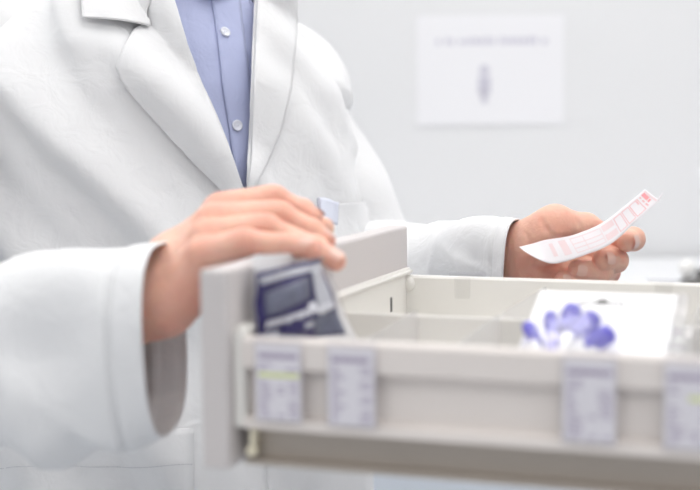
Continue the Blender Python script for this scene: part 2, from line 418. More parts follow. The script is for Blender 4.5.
patch('grey_sheen', [(.10, .30), (.70, .20), (.66, .47), (.08, .62)], 'steelblue', card, .0005)  # grey gloss reflection, painted on as a flat patch
patch('grey_square', [(.76, .12), (.96, .10), (.93, .66), (.72, .72)], 'palegrey', card, .0006)
# blurred lettering: a row of small marks
bmv = []; bmf = []
rr = random.Random(2)
a = .08
while a < .93:
    wq = rr.uniform(.018, .03); hq = rr.uniform(.07, .10); y0 = .70-.16*a
    for da, db in ((0, 0), (wq, -.003), (wq, hq), (0, hq)): bmv.append(pouch_pt(a+da, y0+db, .0011))
    k = len(bmv)-4; bmf.append((k, k+1, k+2, k+3)); a += wq+.007
    if .60 < a < .64: a += .04
from_py('lettering', bmv, bmf, 'white', card, False)
patch('pale_fold', [(.02, .86), (.97, .72), (.97, .78), (.02, .95)], 'palegrey', card, .0008)
patch('dark_field', [(.22, .80), (.52, .74), (.50, .90), (.20, .93)], 'navy', card, .0011)
patch('grey_corner', [(.62, .74), (.99, .68), (.99, .97), (.66, .97)], 'steelblue', card, .0009)
patch('blue_square', [(.60, .66), (.70, .64), (.70, .52), (.60, .54)], 'white', card, .0012)
# film sleeve bulging around, and milky backing flaring out on the right
sheet('film_sleeve', lambda a, b: pouch_pt(-.03+a*1.06, -.04+b*1.07, .0035+.0015*math.sin(11*a+3*b)), 20, 20, 'pouchfilm', pouch, .0002)
def back_fn(a, b):
    L = [(254, 268, .849), (252, 300, .848), (254, 345, .845)]; R = [(332, 266, .932), (338, 300, .93), (360, 345, .93)]
    def q(p, t):
        i = min(int(t*2), 1); s = t*2-i; return PV(*[p[i][k]+(p[i+1][k]-p[i][k])*s for k in range(3)])
    p = q(L, b).lerp(q(R, b), a); p.z += .0015*math.sin(6*a)*(1-b)
    return inv @ p
sheet('white_backing', back_fn, 18, 18, 'milky', pouch, .0003)
sheet('film_flap', lambda a, b: inv @ (PV(252, 270-14*b, .850).lerp(PV(322, 262-10*b, .935), a) + Vector((0, .004*b, 0))), 10, 6, 'milky', pouch, .0002)

# white blister pack leaning in the compartments
SL = math.atan2(.059, .145)
def blister_pack(name, loc, lab, full=True, w_=.094, l_=.156, tilt=SL, rz=0):
    """root at the foot of the pack; local x along the drawer, y up the card"""
    t = empty(name, (0, 0, 0), 0, lab, 'blister pack')
    t.matrix_world = Md @ Matrix.Translation(loc) @ Matrix.Rotation(rz, 4, 'Z') @ Matrix.Rotation(tilt, 4, 'X')
    bm = bmesh.new(); bx(bm, (0, 0, 0), (w_, l_, .0012), .0005)
    # round the card's corners a little
    cd = mesh('card', bm, 'card', t)
    return t, cd
packB, cd = blister_pack('blister_pack', Vector((.1615, .030, -.0875)), 'white carded blister pack with violet caps lying across the drawer')
# euro hang slot
bm = bmesh.new(); bx(bm, (.029, .139, .0009), (.061, .1418, .00135), .0001); lathe(bm, [(.0042, .0009), (.0042, .00135)], Matrix.Translation((.045, .1425, 0)), 16); mesh('hang_slot', bm, 'darkgrey', cd)
bm = bmesh.new()
for k in range(3): bx(bm, (.071, .103-.005*k, .0011), (.082-.002*k, .1045-.005*k, .00135))
mesh('pale_print', bm, 'pale', cd)
bm = bmesh.new()
for k in range(4): bx(bm, (.010, .140-.004*k, .0011), (.018+.002*(k % 2), .1408-.004*k, .00135))
mesh('pale_print', bm, 'pale', cd)
# clear dome with ridged skirt
bm = bmesh.new(); n = 40
dc = (.034, .074)
rings = []
for i in range(13):
    a = math.pi/2*i/12; rings.append([bm.verts.new((dc[0]+.031*math.cos(2*math.pi*j/n)*math.cos(a)**.55, dc[1]+.047*math.sin(2*math.pi*j/n)*math.cos(a)**.55, .0013+.0185*math.sin(a)+.0007*math.sin(8*2*math.pi*j/n)*math.cos(a))) for j in range(n)])
for r0, r1 in zip(rings, rings[1:]):
    for j in range(n): bm.faces.new((r0[j], r0[(j+1) % n], r1[(j+1) % n], r1[j]))
bmesh.ops.remove_doubles(bm, verts=bm.verts, dist=1e-5)
mesh('clear_dome', bm, 'dome', packB, True)
def cap(x, y, r, ln, ang, m, lean=.25):
    bm = bmesh.new()
    prof = [(r*.55, 0), (r*.9, ln*.06), (r, ln*.18), (r, ln*.62), (r*.92, ln*.66), (r*.92, ln*.9), (r*.75, ln*.98), (r*.3, ln)]
    lathe(bm, prof, Matrix.Translation((x, y, r+.0014)) @ Matrix.Rotation(ang, 4, 'Z') @ Matrix.Rotation(lean, 4, 'X') @ Matrix.Rotation(math.pi/2, 4, 'X') @ Matrix.Translation((0, 0, -ln)), 18)
    mesh('violet_cap' if m == 'purple' else 'pale_vial', bm, m, packB, True)
for i, (x, y, ang) in enumerate(((.0265, .088, .5), (.0340, .101, .25), (.0415, .106, -.1), (.0500, .098, -.45), (.0575, .084, -.8))):
    cap(x-.0125, y-.015, .0066 if i > 1 else .0046, .022, ang, 'purple')
for i, (x, y, ang) in enumerate(((.0315, .076, .35), (.0375, .086, .1), (.0435, .086, -.1), (.049, .08, -.35), (.053, .072, -.6))):
    cap(x-.0125, y-.026, .0042, .022, ang, 'lavender' if i == 1 else 'card')
def flap(a, b):
    return Vector((.0935+.0125*a-.004*b*a, .045+.105*b, .0012+.004*math.sin(2.2*a)+.0018*math.sin(19*b+4*a)+.0012*math.sin(37*b-7*a)*a))
sheet('film_edge', flap, 8, 40, 'wrap', packB, .0002)
# the pack under it, in crinkled film
packC, cdc = blister_pack('film_wrapped_pack', Vector((.172, .034, -.0915)), 'film-wrapped pack whose crinkled clear end shows under the white blister pack', w_=.080, l_=.150, tilt=SL-.10)
def crinkle(a, b):
    return Vector((-.003+a*.098, .004+b*.147, -.001+.004*math.sin(math.pi*a)**.5*math.sin(math.pi*b)**.5 + .0012*math.sin(23*a+5*b)*math.sin(17*b+3*a)+.0008*math.sin(40*a)))
sheet('film_wrap', crinkle, 40, 40, 'wrap', packC, .0002)

# ================================================================ PERSON
AX = np.array([-.180, 1.392]); ANG = math.radians(35)
FD = np.array([math.sin(ANG), -math.cos(ANG)]); LD = np.array([math.cos(ANG), math.sin(ANG)])
ZV = CZ-.058
person = empty('person', (AX[0], AX[1], 0), 0, 'person in a white lab coat reaching over the open drawer', 'person')
PI = Matrix.Translation((-AX[0], -AX[1], 0))
pinv = np.array([-AX[0], -AX[1], 0])
ZK = np.array([-1.3, -.95, -.75, -.45, -.2, -.02, .04, .08, .115, .15, .19, .24])+CZ
WK = np.array([.21, .208, .205, .20, .197, .205, .198, .178, .145, .10, .075, .07])
DK = np.array([.20, .19, .175, .155, .14, .135, .13, .12, .105, .09, .078, .07])
def prof(z, inset=0):
    return np.interp(z, ZK, WK)-inset, np.interp(z, ZK, DK)-inset
def axis(z):
    s = -.14*np.clip(np.asarray(z)-ZV, -.08, .3)
    return AX[0]+s, AX[1]+0*s
def folds(l, f, z, amp=1.0):
    s = np.arctan2(l/.2, f/.135)*.17
    e = np.clip((s*-1+.06)/.12, 0, 1)                       # stronger on his right side
    d = .0105*np.sin((s*.78+z*.60)*2*math.pi/.092 + 1.6*np.sin(z*9+s*5)+.6)*(.25+.75*e)
    d += .0042*np.sin((s*.90+z*.35)*2*math.pi/.047 + 2*np.sin(z*14-s*6))*(.2+.8*e)
    d += .0018*np.sin((s*1.0-z*.10)*2*math.pi/.06+1.3*np.sin(z*7))*(1-e)
    return d*amp
EXP = 2.35
def implicit(x, y, z, inset, amp):
    ax, ay = axis(z); dx, dy = x-ax, y-ay
    l = dx*LD[0]+dy*LD[1]; f = dx*FD[0]+dy*FD[1]
    wv, dv = prof(z, inset); wv = wv*np.where(l < 0, 1.16, 1.0); dsp = folds(l, f, z, amp)
    return (np.abs(l/(wv+dsp))**EXP+np.abs(f/(dv+dsp))**EXP)**(1/EXP)-1
def hit(px, py, inset=0, amp=1.0):
    """where the sight line meets the torso surface, with its normal"""
    Ds = np.linspace(.95, 1.75, 1601); p1 = P(px, py, 1.0); o = np.array([0, 0, CZ]); d = p1-o
    q = o+Ds[:, None]*d
    v = implicit(q[:, 0], q[:, 1], q[:, 2], inset, amp)
    i = np.argmax(v < 0) if (v < 0).any() else int(np.argmin(v))
    p = q[i] if i else q[int(np.argmin(v))]
    e = 1e-4; g = np.array([implicit(p[0]+(k == 0)*e, p[1]+(k == 1)*e, p[2]+(k == 2)*e, inset, amp)-implicit(p[0], p[1], p[2], inset, amp) for k in range(3)])
    return p, g/np.linalg.norm(g)
def ring_pt(th, z, inset, amp):
    wv, dv = prof(z, inset); c, s = np.cos(th), np.sin(th)
    l = wv*np.where(s < 0, 1.16, 1.0)*np.sign(s)*np.abs(s)**(2/EXP); f = dv*np.sign(c)*np.abs(c)**(2/EXP)
    dsp = folds(l, f, z, amp); k = 1+dsp/np.hypot(l, f).clip(.02)
    ax, ay = axis(z); l, f = l*k, f*k
    return np.stack([ax+l*LD[0]+f*FD[0], ay+l*LD[1]+f*FD[1], z+0*l], -1)
def project(p):
    X, Y, Z = p[..., 0], p[..., 1], p[..., 2]-CZ
    c, s = math.cos(PITCH), math.sin(PITCH); fw = Y*c-Z*s; up = Y*s+Z*c; a, b = F*X/fw, F*up/fw
    return 350+a*math.cos(ROLL)-b*math.sin(ROLL), 245-(a*math.sin(ROLL)+b*math.cos(ROLL))
def edge_theta(z, side):
    """angle at which the coat opening lies on the ring at height z"""
    th = np.linspace(-1.5, 1.5, 1201); p = ring_pt(th, np.full_like(th, z), 0, 1.0); x, y = project(p)
    if side < 0: want = 170+73*np.clip(y, -60, 188)/188
    else: want = 255-8*np.clip(y, -60, 188)/188
    d = x-want
    i = int(np.argmin(np.abs(d)+10*(np.abs(th) > 1.25)))
    return th[i]

# --- coat body: one sheet from the right edge round the back to the left edge
NZ, NT = 150, 260
zs = np.linspace(CZ-.74, CZ+.185, NZ); V = []
for z in zs:
    if z > ZV: tr, tl = edge_theta(z, -1), edge_theta(z, 1)
    else: tr, tl = .02, .02
    tr = min(tr, .1)
    th = np.linspace(tl, tr+2*math.pi, NT)
    V.append(ring_pt(th, np.full_like(th, z), 0, 1.0))
V = np.array(V).reshape(-1, 3)+pinv
coat = from_py('lab_coat', V, grid_faces(NZ, NT), 'coat', person); solid(coat, .0016, -1)

def surf_grid(name, rows, off, m, parent, inset=0, amp=1.0, thick=.0014, nc=14, bulge=0, lift=None):
    """rows: list of (px0,py0,px1,py1); the strip lies on the torso, lifted by off"""
    v = []
    for r, (x0, y0, x1, y1) in enumerate(rows):
        for j in range(nc):
            t = j/(nc-1); p, n = hit(x0+(x1-x0)*t, y0+(y1-y0)*t, inset, amp)
            o_ = off + bulge*math.sin(math.pi*min(1, t*1.02)) + (lift*(1-t)**2 if lift else 0)
            v.append(p+n*o_+pinv)
    o = from_py(name, v, grid_faces(len(rows), nc), m, parent); 
    if thick: solid(o, thick, 0)
    return o
def interp_rows(keys, n):
    k = np.array(keys, float); t = np.linspace(0, len(k)-1, n)
    return [tuple(np.interp(t[i], range(len(k)), k[:, c]) for c in range(4)) for i in range(n)]
# right lapel (viewer's left): outer edge -> fold
lap = interp_rows([(140, -55, 150, -55), (148, 0, 171, 0), (140, 26, 181, 26), (131, 33, 184, 33), (122, 50, 190, 50), (116, 68, 196, 68), (121, 80, 200, 82), (134, 97, 206, 98), (151, 116, 213, 115), (172, 140, 222, 137), (196, 165, 233, 163), (224, 192, 244, 190)], 67)
surf_grid('lapel', lap, .0032, 'coat', coat, amp=.8, nc=22, bulge=.0035, thick=.0022)
col = interp_rows([(64, -60, 175, -60), (74, -20, 160, -20), (78, 0, 154, -1), (80, 18, 148, 22), (81, 23, 146, 31)], 26)
surf_grid('collar', col, .0085, 'coat', coat, amp=.6, nc=22, bulge=.002, thick=.0022)
lap2 = interp_rows([(258, -40, 300, -40), (255.5, 0, 296, 0), (254, 40, 294, 45), (252.5, 80, 289, 90), (251, 120, 279, 130), (249.5, 155, 264, 165), (247, 188, 250, 192)], 49)
surf_grid('lapel', lap2, .0030, 'coat', coat, amp=.95, nc=14, bulge=.0015, thick=.0022)
# patch pockets with hem stitching
pk = interp_rows([(312, 204, 372, 202), (312, 213, 372, 211), (313, 260, 370, 258), (314, 300, 368, 298)], 12)
pocket = surf_grid('pocket', pk, .0035, 'coat', coat, nc=14, thick=.0016)
pk = interp_rows([(-70, 436, 192, 428), (-70, 470, 192, 464), (-70, 560, 192, 560), (-66, 640, 190, 640)], 16)
pocket2 = surf_grid('pocket', pk, .003, 'coat', coat, nc=26, thick=.0016)
v = []
for i in range(160):
    x = -60+i*1.57; yb = 467-.014*x
    for dy in (-.45, .45):
        p, n = hit(x, yb+dy); v.append(p+n*(.0042+.0004*(i % 2))+pinv)
f = grid_faces(160, 2)
from_py('stitching', v, f, 'stitch', pocket2, False)

# --- sleeves
def catmull(pts, n):
    pts = np.array(pts, float); m = len(pts); out = []
    for i in range(n):
        t = i/(n-1)*(m-1); k = min(int(t), m-2); s = t-k
        p0, p1, p2, p3 = pts[max(k-1, 0)], pts[k], pts[k+1], pts[min(k+2, m-1)]
        out.append(.5*((2*p1)+(-p0+p2)*s+(2*p0-5*p1+4*p2-p3)*s*s+(-p0+3*p1-3*p2+p3)*s**3))
    return np.array(out)
def sleeve(name, keys, endn, seed, famp, n=150, nphi=96, hem=.022, sag=0):
    """keys: (x,y,z, half height, half depth); rings turn to endn at the cuff"""
    k = catmull(keys, n); pts = k[:, :3]; rv = k[:, 3]; rd = k[:, 4]
    tan = np.gradient(pts, axis=0); tan /= np.linalg.norm(tan, axis=1)[:, None]
    seg = np.r_[0, np.cumsum(np.linalg.norm(np.diff(pts, axis=0), axis=1))]; rem = seg[-1]-seg
    if endn is not None:
        wgt = np.clip(1-rem/.14, 0, 1)[:, None]; wgt = wgt*wgt*(3-2*wgt)
        tan = tan*(1-wgt)+np.array(endn)*wgt; tan /= np.linalg.norm(tan, axis=1)[:, None]
    up = np.array([0, 0, 1.]); V = []; rg = np.random.RandomState(seed); ph = rg.rand(12)*6.28
    prev = None
    for i in range(n):
        tg = tan[i]; u = up-tg*tg[2]
        if np.linalg.norm(u) < .5:
            ref = prev if prev is not None else np.array([FD[0], FD[1], 0]); u = ref-tg*ref.dot(tg)
        u /= np.linalg.norm(u)
        if prev is not None:
            q = prev-tg*prev.dot(tg); q /= np.linalg.norm(q)
            u = q*.8+u*.2; u /= np.linalg.norm(u)
        prev = u; sd = np.cross(tg, u)
        phi = np.linspace(0, 2*math.pi, nphi, endpoint=False)
        s = seg[i]
        fa = famp*np.clip(rem[i]/.05, .12, 1)
        d = fa*(.55*np.sin(s*62+2.2*np.sin(phi+ph[0])+1.1*np.sin(2*phi+ph[1])+ph[2])
                + .45*np.sin(s*105-2.6*np.sin(phi+ph[3])+ph[4])*np.sin(phi*1+ph[5])
                + .6*np.sin(2*phi+s*19+ph[6]) + .35*np.sin(3*phi-s*27+ph[7]) + .2*np.sin(5*phi+s*40+ph[8])
                + 1.0*(.55-np.abs(np.sin(phi+s*21+.9*np.sin(s*33+ph[9])+ph[10]))**.7) + .45*(.55-np.abs(np.sin(2*phi-s*34+.8*np.sin(phi+ph[11])))**.7))
        d = d*(1-.65*np.clip(np.cos(phi), 0, 1))
        d = d + (.0016 if rem[i] < hem else 0) - (.0032 if hem < rem[i] < hem+.0045 else 0)
        c, sn = np.cos(phi), np.sin(phi); sq = (np.abs(c)**2.7+np.abs(sn)**2.7)**(-1/2.7)*np.clip(1-rem[i]/.10, 0, 1)+np.clip(rem[i]/.10, 0, 1); c, sn = c*sq, sn*sq
        ring = pts[i]+(rv[i]+d)[:, None]*c[:, None]*u+(rd[i]+d)[:, None]*sn[:, None]*sd
        V.append(ring)
    V = np.array(V).reshape(-1, 3)+pinv
    o = from_py(name, V, grid_faces(n, nphi, True), 'coat', person)
    solid(o, .0016, 0); return o
A3c = lambda l, f, dz: np.array([axis(CZ+dz)[0]+l*LD[0]+f*FD[0], AX[1]+l*LD[1]+f*FD[1], CZ+dz])
RSH = P(-70, 44, 1.28); REL = P(-105, 350, 1.02); RCU = P(166, 338, .93)
rk = [(*A3c(-.07, 0, .075), .058, .06), (*A3c(-.16, 0, .055), .064, .066), (*RSH, .064, .064), (*(RSH*.5+REL*.5+np.array([-.01, .0, 0])), .064, .064), (*(REL+np.array([-.02, .0, -.01])), .076, .068),
      (*P(-8, 361, .985), .0700, .062), (*P(82, 350, .945), .0715, .057), (*RCU, .0650, .056)]
sleeve('sleeve', rk, (.99, -.13, .04), 3, .0085)
LSH = P(294, 84, 1.5); LEL = P(366, 262, 1.46); LCU = P(513, 255, 1.205)
lk = [(*(LSH+np.array([-.06, -.03, .04])), .045, .045), (*LSH, .060, .060), (*P(306, 130, 1.495), .053, .053), (*P(343, 196, 1.48), .055, .054), (*(LEL+np.array([.002, 0, -.0])), .056, .058),
      (*P(430, 270, 1.35), .048, .046), (*P(476, 260, 1.27), .040, .038), (*LCU, .0305, .033)]
sleeve('sleeve', lk, (.92, -.36, -.08), 8, .0062, hem=.018)

# --- shirt, placket, buttons, collar
NZ, NT = 60, 120; zs = np.linspace(CZ-.16, CZ+.20, NZ); V = []
for z in zs:
    th = np.linspace(-math.pi, math.pi, NT, endpoint=False); V.append(ring_pt(th, np.full_like(th, z), .013, .25))
shirt = from_py('shirt', np.array(V).reshape(-1, 3)+pinv, grid_faces(NZ, NT, True), 'shirt', person)
plk = interp_rows([(205, -50, 232, -50), (211, 0, 239, 0), (217, 40, 244, 40), (221, 80, 249, 80), (227, 120, 254, 120), (232, 160, 259, 160), (238, 200, 264, 200)], 40)
surf_grid('placket', plk, .0018, 'shirt', shirt, inset=.013, amp=.25, nc=8, thick=.0012)
for x, y in ((223.5, 34), (235.5, 126)):
    p, n = hit(x, y, .013, .25); q = Vector(n).to_track_quat('Z', 'Y').to_matrix().to_4x4()
    bm = bmesh.new(); lathe(bm, [(.0015, .0008), (.0042, .0010), (.0055, .0018), (.0055, .0030), (.0046, .0034), (.0036, .0026), (.0005, .0025)], Matrix.Translation(Vector(p+pinv+n*.0016)) @ q, 24)
    for sx in (-1, 1):
        lathe(bm, [(.0006, .0024), (.0006, .0029)], Matrix.Translation(Vector(p+pinv+n*.0016)) @ q @ Matrix.Translation((sx*.0012, 0, 0)), 8)
    mesh('button', bm, 'button', shirt, True)
V = []
for dz, g in ((.12, .085), (.165, .072), (.20, .068), (.203, .0715), (.17, .082), (.132, .099)):
    th = np.linspace(.15, 2*math.pi-.15, 60); ax_, ay_ = axis(CZ+dz)
    V.append(np.stack([ax_+g*np.sin(th)*LD[0]+g*np.cos(th)*FD[0], ay_+g*np.sin(th)*LD[1]+g*np.cos(th)*FD[1], np.full_like(th, CZ+dz)], -1))
sc_ = from_py('shirt_collar', np.array(V).reshape(-1, 3)+pinv, grid_faces(6, 60), 'shirt', shirt); solid(sc_, .0015)

# --- body (trunk, head, limbs as one skin surface; the hands in finer mesh)
NK = np.array([*axis(CZ+.17), CZ+.17]); HEAD = np.array([axis(CZ+.3)[0]+.035*FD[0], AX[1]+.035*FD[1], CZ+.325])
A3 = lambda l, f, z: np.array([axis(z)[0]+l*LD[0]+f*FD[0], AX[1]+l*LD[1]+f*FD[1], z])
fd3 = np.array([FD[0], FD[1], 0]); ld3 = np.array([LD[0], LD[1], 0]); up3 = np.array([0, 0, 1.])
def loc(G, c):
    q = [G[i]-c[i] for i in range(3)]
    return [q[0]*LD[0]+q[1]*LD[1], q[0]*FD[0]+q[1]*FD[1], q[2]]
def body_fn(G):
    d = None
    for z0, z1, a0, a1 in ((.06, -.05, .06, .09), (-.05, -.25, .09, .085), (-.25, -.42, .085, .1)):
        for s in (-1, 1):
            c = cone(G, A3(s*.07, 0, CZ+z0), A3(s*.07, 0, CZ+z1), a0, a1); d = c if d is None else smin(d, c, .03)
    d = smin(d, cone(G, A3(0, -.01, CZ+.08), HEAD-up3*.08-fd3*.02, .062, .055), .04)
    q = loc(G, HEAD)
    hd = ellip(q, (0, -.01, .02), (.076, .097, .105)); hd = smin(hd, ellip(q, (0, .035, -.055), (.052, .055, .06)), .03)
    hd = smin(hd, cone(q, (0, .088, .015), (0, .112, -.018), .009, .014), .012)
    for s in (-1, 1):
        hd = smin(hd, ellip(q, (s*.079, -.005, -.005), (.010, .02, .033)), .006)
        hd = -smin(-hd, ellip(q, (s*.032, .098, .018), (.017, .014, .011)), .01)
        hd = smin(hd, ellip(q, (s*.032, .080, .016), (.013, .013, .010)), .003)
        hd = smin(hd, cone(q, (s*.014, .09, .038), (s*.05, .074, .036), .007, .006), .012)
    hd = smin(hd, cone(q, (-.018, .084, -.047), (.018, .084, -.047), .008, .008), .006)
    hd = smin(hd, cone(q, (-.015, .080, -.060), (.015, .080, -.060), .009, .009), .006)
    d = smin(d, hd, .015)
    for sh, el, wr, s in ((RSH, REL, P(122, 313, .948), -1), (LSH, LEL, P(480, 259, 1.285), 1)):
        d = smin(d, cone(G, A3(s*.06, 0, CZ+.03), sh, .045, .036), .03)
        ar = smin(cone(G, sh, el, .036, .034), cone(G, el, wr, .040, .026), .015); d = smin(d, ar, .03)
    for s in (-1, 1):
        d = smin(d, smin(cone(G, A3(s*.095, 0, CZ-.42), A3(s*.105, .02, .50), .085, .055), cone(G, A3(s*.105, .02, .50), A3(s*.11, -.01, .10), .056, .036), .02), .03)
        d = smin(d, cone(G, A3(s*.11, -.03, .06), A3(s*.12, .16, .035), .035, .026), .02)
    return d
bv, bf = surface_nets(body_fn, (-.66, .83, -.02), (.26, 1.72, CZ+.47), .0085)

def seg_tint(p, spots):
    t = np.zeros(len(p))
    for c, r, a in spots: t = np.maximum(t, a*np.exp(-((p-np.asarray(c))**2).sum(1)/(r*r)))
    return t
def make_hand(fingers, palm, arm, h, extra=(), carve=(), kpalm=.012):
    """fingers: (points, radii); palm/arm/extra: (a,b,ra,rb); every finger blends into the palm but not into its neighbour"""
    allp = np.concatenate([np.array(f[0]) for f in fingers]+[np.array([a[0], a[1]]) for a in palm+arm])
    lo, hi = allp.min(0)-.032, allp.max(0)+.032
    def fn(G):
        base = None
        for a, b, ra, rb in palm+arm:
            c = cone(G, a, b, ra, rb); base = c if base is None else smin(base, c, kpalm)
        for a, b, ra, rb in extra: base = smin(base, cone(G, a, b, ra, rb), .006)
        out = base
        for pts, rs in fingers:
            fd = chain(G, pts, rs, .0035)
            # fuller pads between joints
            for i in range(1, len(pts)-1):
                fd = smin(fd, cone(G, pts[i], pts[i], rs[i]*1.05, rs[i]*1.05), .003)
            out = np.minimum(out, smin(base, fd, .009))
        for a, b, ra, rb in carve:
            out = -smin(-out, cone(G, a, b, ra, rb), .003)
        return out
    return surface_nets(fn, lo, hi, h)
def nail(tip, dip, dors, r, ln, wd, back=.0):
    """curved nail plate on the back of a fingertip"""
    ax = tip-dip; ax /= np.linalg.norm(ax); dn = dors-ax*dors.dot(ax); dn /= np.linalg.norm(dn); sd = np.cross(ax, dn)
    V = []; n, m = 9, 9
    for i in range(n):
        for j in range(m):
            s, q = i/(n-1), (j/(m-1))*2-1
            hw = wd*(1-.35*max(0, (.35-s)/.35)**2-.25*max(0, (s-.75)/.25)**2)/2
            a = q*hw/r*.95
            rad = r*1.005+.00035-.0006*s*s
            V.append(tip+ax*(-ln*.62+ln*s+back)+(dn*math.cos(a)+sd*math.sin(a))*rad)
    return np.array(V), grid_faces(n, m)
# right hand (on the front panel)
R_ = {}
R_['i'] = [P(221, 210, .985), P(276, 199, .992), P(303, 211, .990), P(314, 217, .984)]
R_['m'] = [P(213, 222, .965), P(281, 215, .966), P(312, 231, .962), P(326, 242, .956)]
R_['r'] = [P(206, 238, .945), P(268, 228, .942), P(315, 248, .934), P(336, 261, .926)]
R_['p'] = [P(203, 256, .926), P(248, 242, .917), P(290, 245, .908), P(309, 249, .900)]
fR = [(R_['i'], (.0105, .0088, .0080, .0069)), (R_['m'], (.0105, .0090, .0083, .0072)), (R_['r'], (.0102, .0088, .0081, .0073)), (R_['p'], (.0098, .0083, .0077, .0073)),
      ([P(198, 262, .985), P(225, 240, 1.0), P(275, 225, 1.008), P(323, 228, 1.0)], (.016, .0125, .0105, .0085))]
cR = [P(172, 257, .972), P(165, 274, .958), P(160, 292, .944), P(160, 309, .93)]
palmR = [(cR[0], R_['i'][0], .0145, .0108), (cR[1], R_['m'][0], .0165, .0110), (cR[2], R_['r'][0], .0165, .0108), (cR[3], R_['p'][0], .0165, .0108),
         (P(170, 310, .936), P(206, 284, .940), .0165, .0140), (cR[0], P(200, 262, .985), .016, .016)]
armR = [(P(168, 278, .958), P(118, 308, .953), .0225, .0235), (P(160, 303, .936), P(122, 322, .940), .021, .021), (P(170, 270, .972), P(122, 306, .960), .018, .018), (P(118, 306, .953), P(70, 325, .945), .0235, .026)]
knu = lambda p, r: (p+np.array([-.002, -.003, .0028]), p+np.array([-.001, -.003, .0028]), r, r)
exR = [knu(R_[k][0], .0072) for k in 'imrp'] + [(R_[k][0]*.75+R_[k][1]*.25+up3*.0012, R_[k][0]*.2+R_[k][1]*.8+up3*.0008, a, a-.0008) for k, a in zip('imrp', (.0098, .0099, .0097, .0090))]
hRv, hRf = make_hand(fR, palmR, armR, .00125, exR)
# left hand (holding the slip)
L_ = {}
L_['i'] = [P(578, 240, 1.245), P(618, 237, 1.227), P(633, 239, 1.200), P(627, 241.5, 1.182)]
L_['m'] = [P(571, 251, 1.238), P(611, 258, 1.221), P(616, 260.5, 1.194), P(603, 260, 1.178)]
L_['r'] = [P(563, 262, 1.232), P(608, 272, 1.214), P(601, 272, 1.186), P(578, 269, 1.174)]
L_['p'] = [P(554, 272, 1.222), P(590, 283, 1.204), P(580, 282, 1.181), P(563, 279, 1.172)]
fL = [(L_['i'], (.0115, .0105, .0100, .0094)), (L_['m'], (.0115, .0108, .0102, .0096)), (L_['r'], (.0112, .0102, .0094, .0088)), (L_['p'], (.0105, .0090, .0080, .0075)),
      ([P(530, 246, 1.202), P(556, 222, 1.187), P(586, 227, 1.192), P(603, 233, 1.192)], (.0180, .0135, .0118, .0095))]
cL = [P(527, 246, 1.212), P(524, 254, 1.222), P(522, 264, 1.226), P(522, 273, 1.222)]
palmL = [(cL[0], L_['i'][0], .0165, .0135), (cL[1], L_['m'][0], .017, .013), (cL[2], L_['r'][0], .017, .0128), (cL[3], L_['p'][0], .0165, .012),
         (cL[0], P(556, 224, 1.190), .0185, .0135), (P(524, 272, 1.208), P(548, 276, 1.206), .014, .012), (P(528, 243, 1.208), P(545, 230, 1.193), .019, .0165)]
armL = [(P(524, 256, 1.222), P(498, 258, 1.25), .026, .0245), (P(498, 258, 1.25), P(450, 262, 1.33), .0245, .027)]
q0, _ = make_hand(fL, palmL, armL, .003); qx, qy = project(q0)
def on_palm(px, py):
    near = np.hypot(qx-px, qy-py) < 4
    return P(px, py, q0[near][:, 1].min()) if near.any() else P(px, py, 1.2)
def crease(pts, rad):
    c = [on_palm(*p) for p in pts]; return [(c[i], c[i+1], rad, rad*.9) for i in range(len(c)-1)]
carL = crease([(541, 219), (545, 229), (553, 236), (566, 237)], .0021) + crease([(533, 268), (546, 268), (560, 265)], .0016) + crease([(577, 219), (581, 228)], .0012) + crease([(527, 236), (531, 252), (530, 266)], .0012)
hLv, hLf = make_hand(fL, palmL, armL, .00125, (), carL)
# nails
nails = []
for k, dv, ln, wd in (('i', (.1, .5, .8), .010, .010), ('m', (.2, .1, .9), .010, .010), ('r', (.25, -.75, .75), .0115, .0105), ('p', (.0, -.75, .75), .0095, .0092)):
    nails.append(nail(R_[k][3], R_[k][2], np.array(dv), fR['imrp'.index(k)][1][3]*1.04, ln, wd, .001))
for k, dv, ln, wd in (('i', (1, .25, .05), .013, .013), ('m', (1, .05, .1), .013, .013), ('r', (.3, -1, -.1), .011, .0115), ('p', (.2, -1, .1), .009, .009)):
    nails.append(nail(L_[k][3], L_[k][2], np.array(dv), fL['imrp'.index(k)][1][3]*1.03, ln, wd, .003))
spots = []
for D_ in (R_, L_):
    for k in 'imrp':
        spots += [(D_[k][0]+np.array([0, -.005, .008]), .011, .55), (D_[k][1], .0125, .75), (D_[k][2], .010, .45), (D_[k][3], .011, .6)]
spots += [(P(175, 330, .93), .035, .45), (P(195, 300, .93), .03, .5), (P(556, 224, 1.18), .02, .4), (P(535, 268, 1.2), .03, .55), (P(603, 233, 1.18), .014, .6)]
vv = [bv, hRv, hLv]; ff = [bf, hRf+len(bv), hLf+len(bv)+len(hRv)]; off = sum(map(len, vv)); nskin = sum(map(len, ff))
for nv, nf in nails: vv.append(nv); ff.append(np.array(nf)+off); off += len(nv)
AV = np.concatenate(vv); AF = np.concatenate(ff)
me = bpy.data.meshes.new('body'); me.from_pydata((AV+pinv).tolist(), [], AF.tolist()); me.update()
me.materials.append(M['skin']); me.materials.append(M['nail'])
mi = np.zeros(len(AF), np.int32); mi[nskin:] = 1; me.polygons.foreach_set('material_index', mi)
wa = np.zeros(len(AV), np.float32); wm = np.zeros(len(AV), np.float32)
for D_ in (R_, L_):
    for k in 'imrp':
        for i, rad, amp in ((1, .0055, 1.0), (2, .0042, .7)):
            ax_ = D_[k][i+1]-D_[k][i-1]; ax_ /= np.linalg.norm(ax_); dp = AV-D_[k][i]
            m_ = amp*np.exp(-((dp@ax_)/rad)**2)*(np.linalg.norm(dp, axis=1) < .016)
            u_ = m_ > wm; wm[u_] = m_[u_]; wa[u_] = (dp@ax_)[u_]
a_ = me.attributes.new('wrinkle_at', 'FLOAT', 'POINT'); a_.data.foreach_set('value', wa*1000)
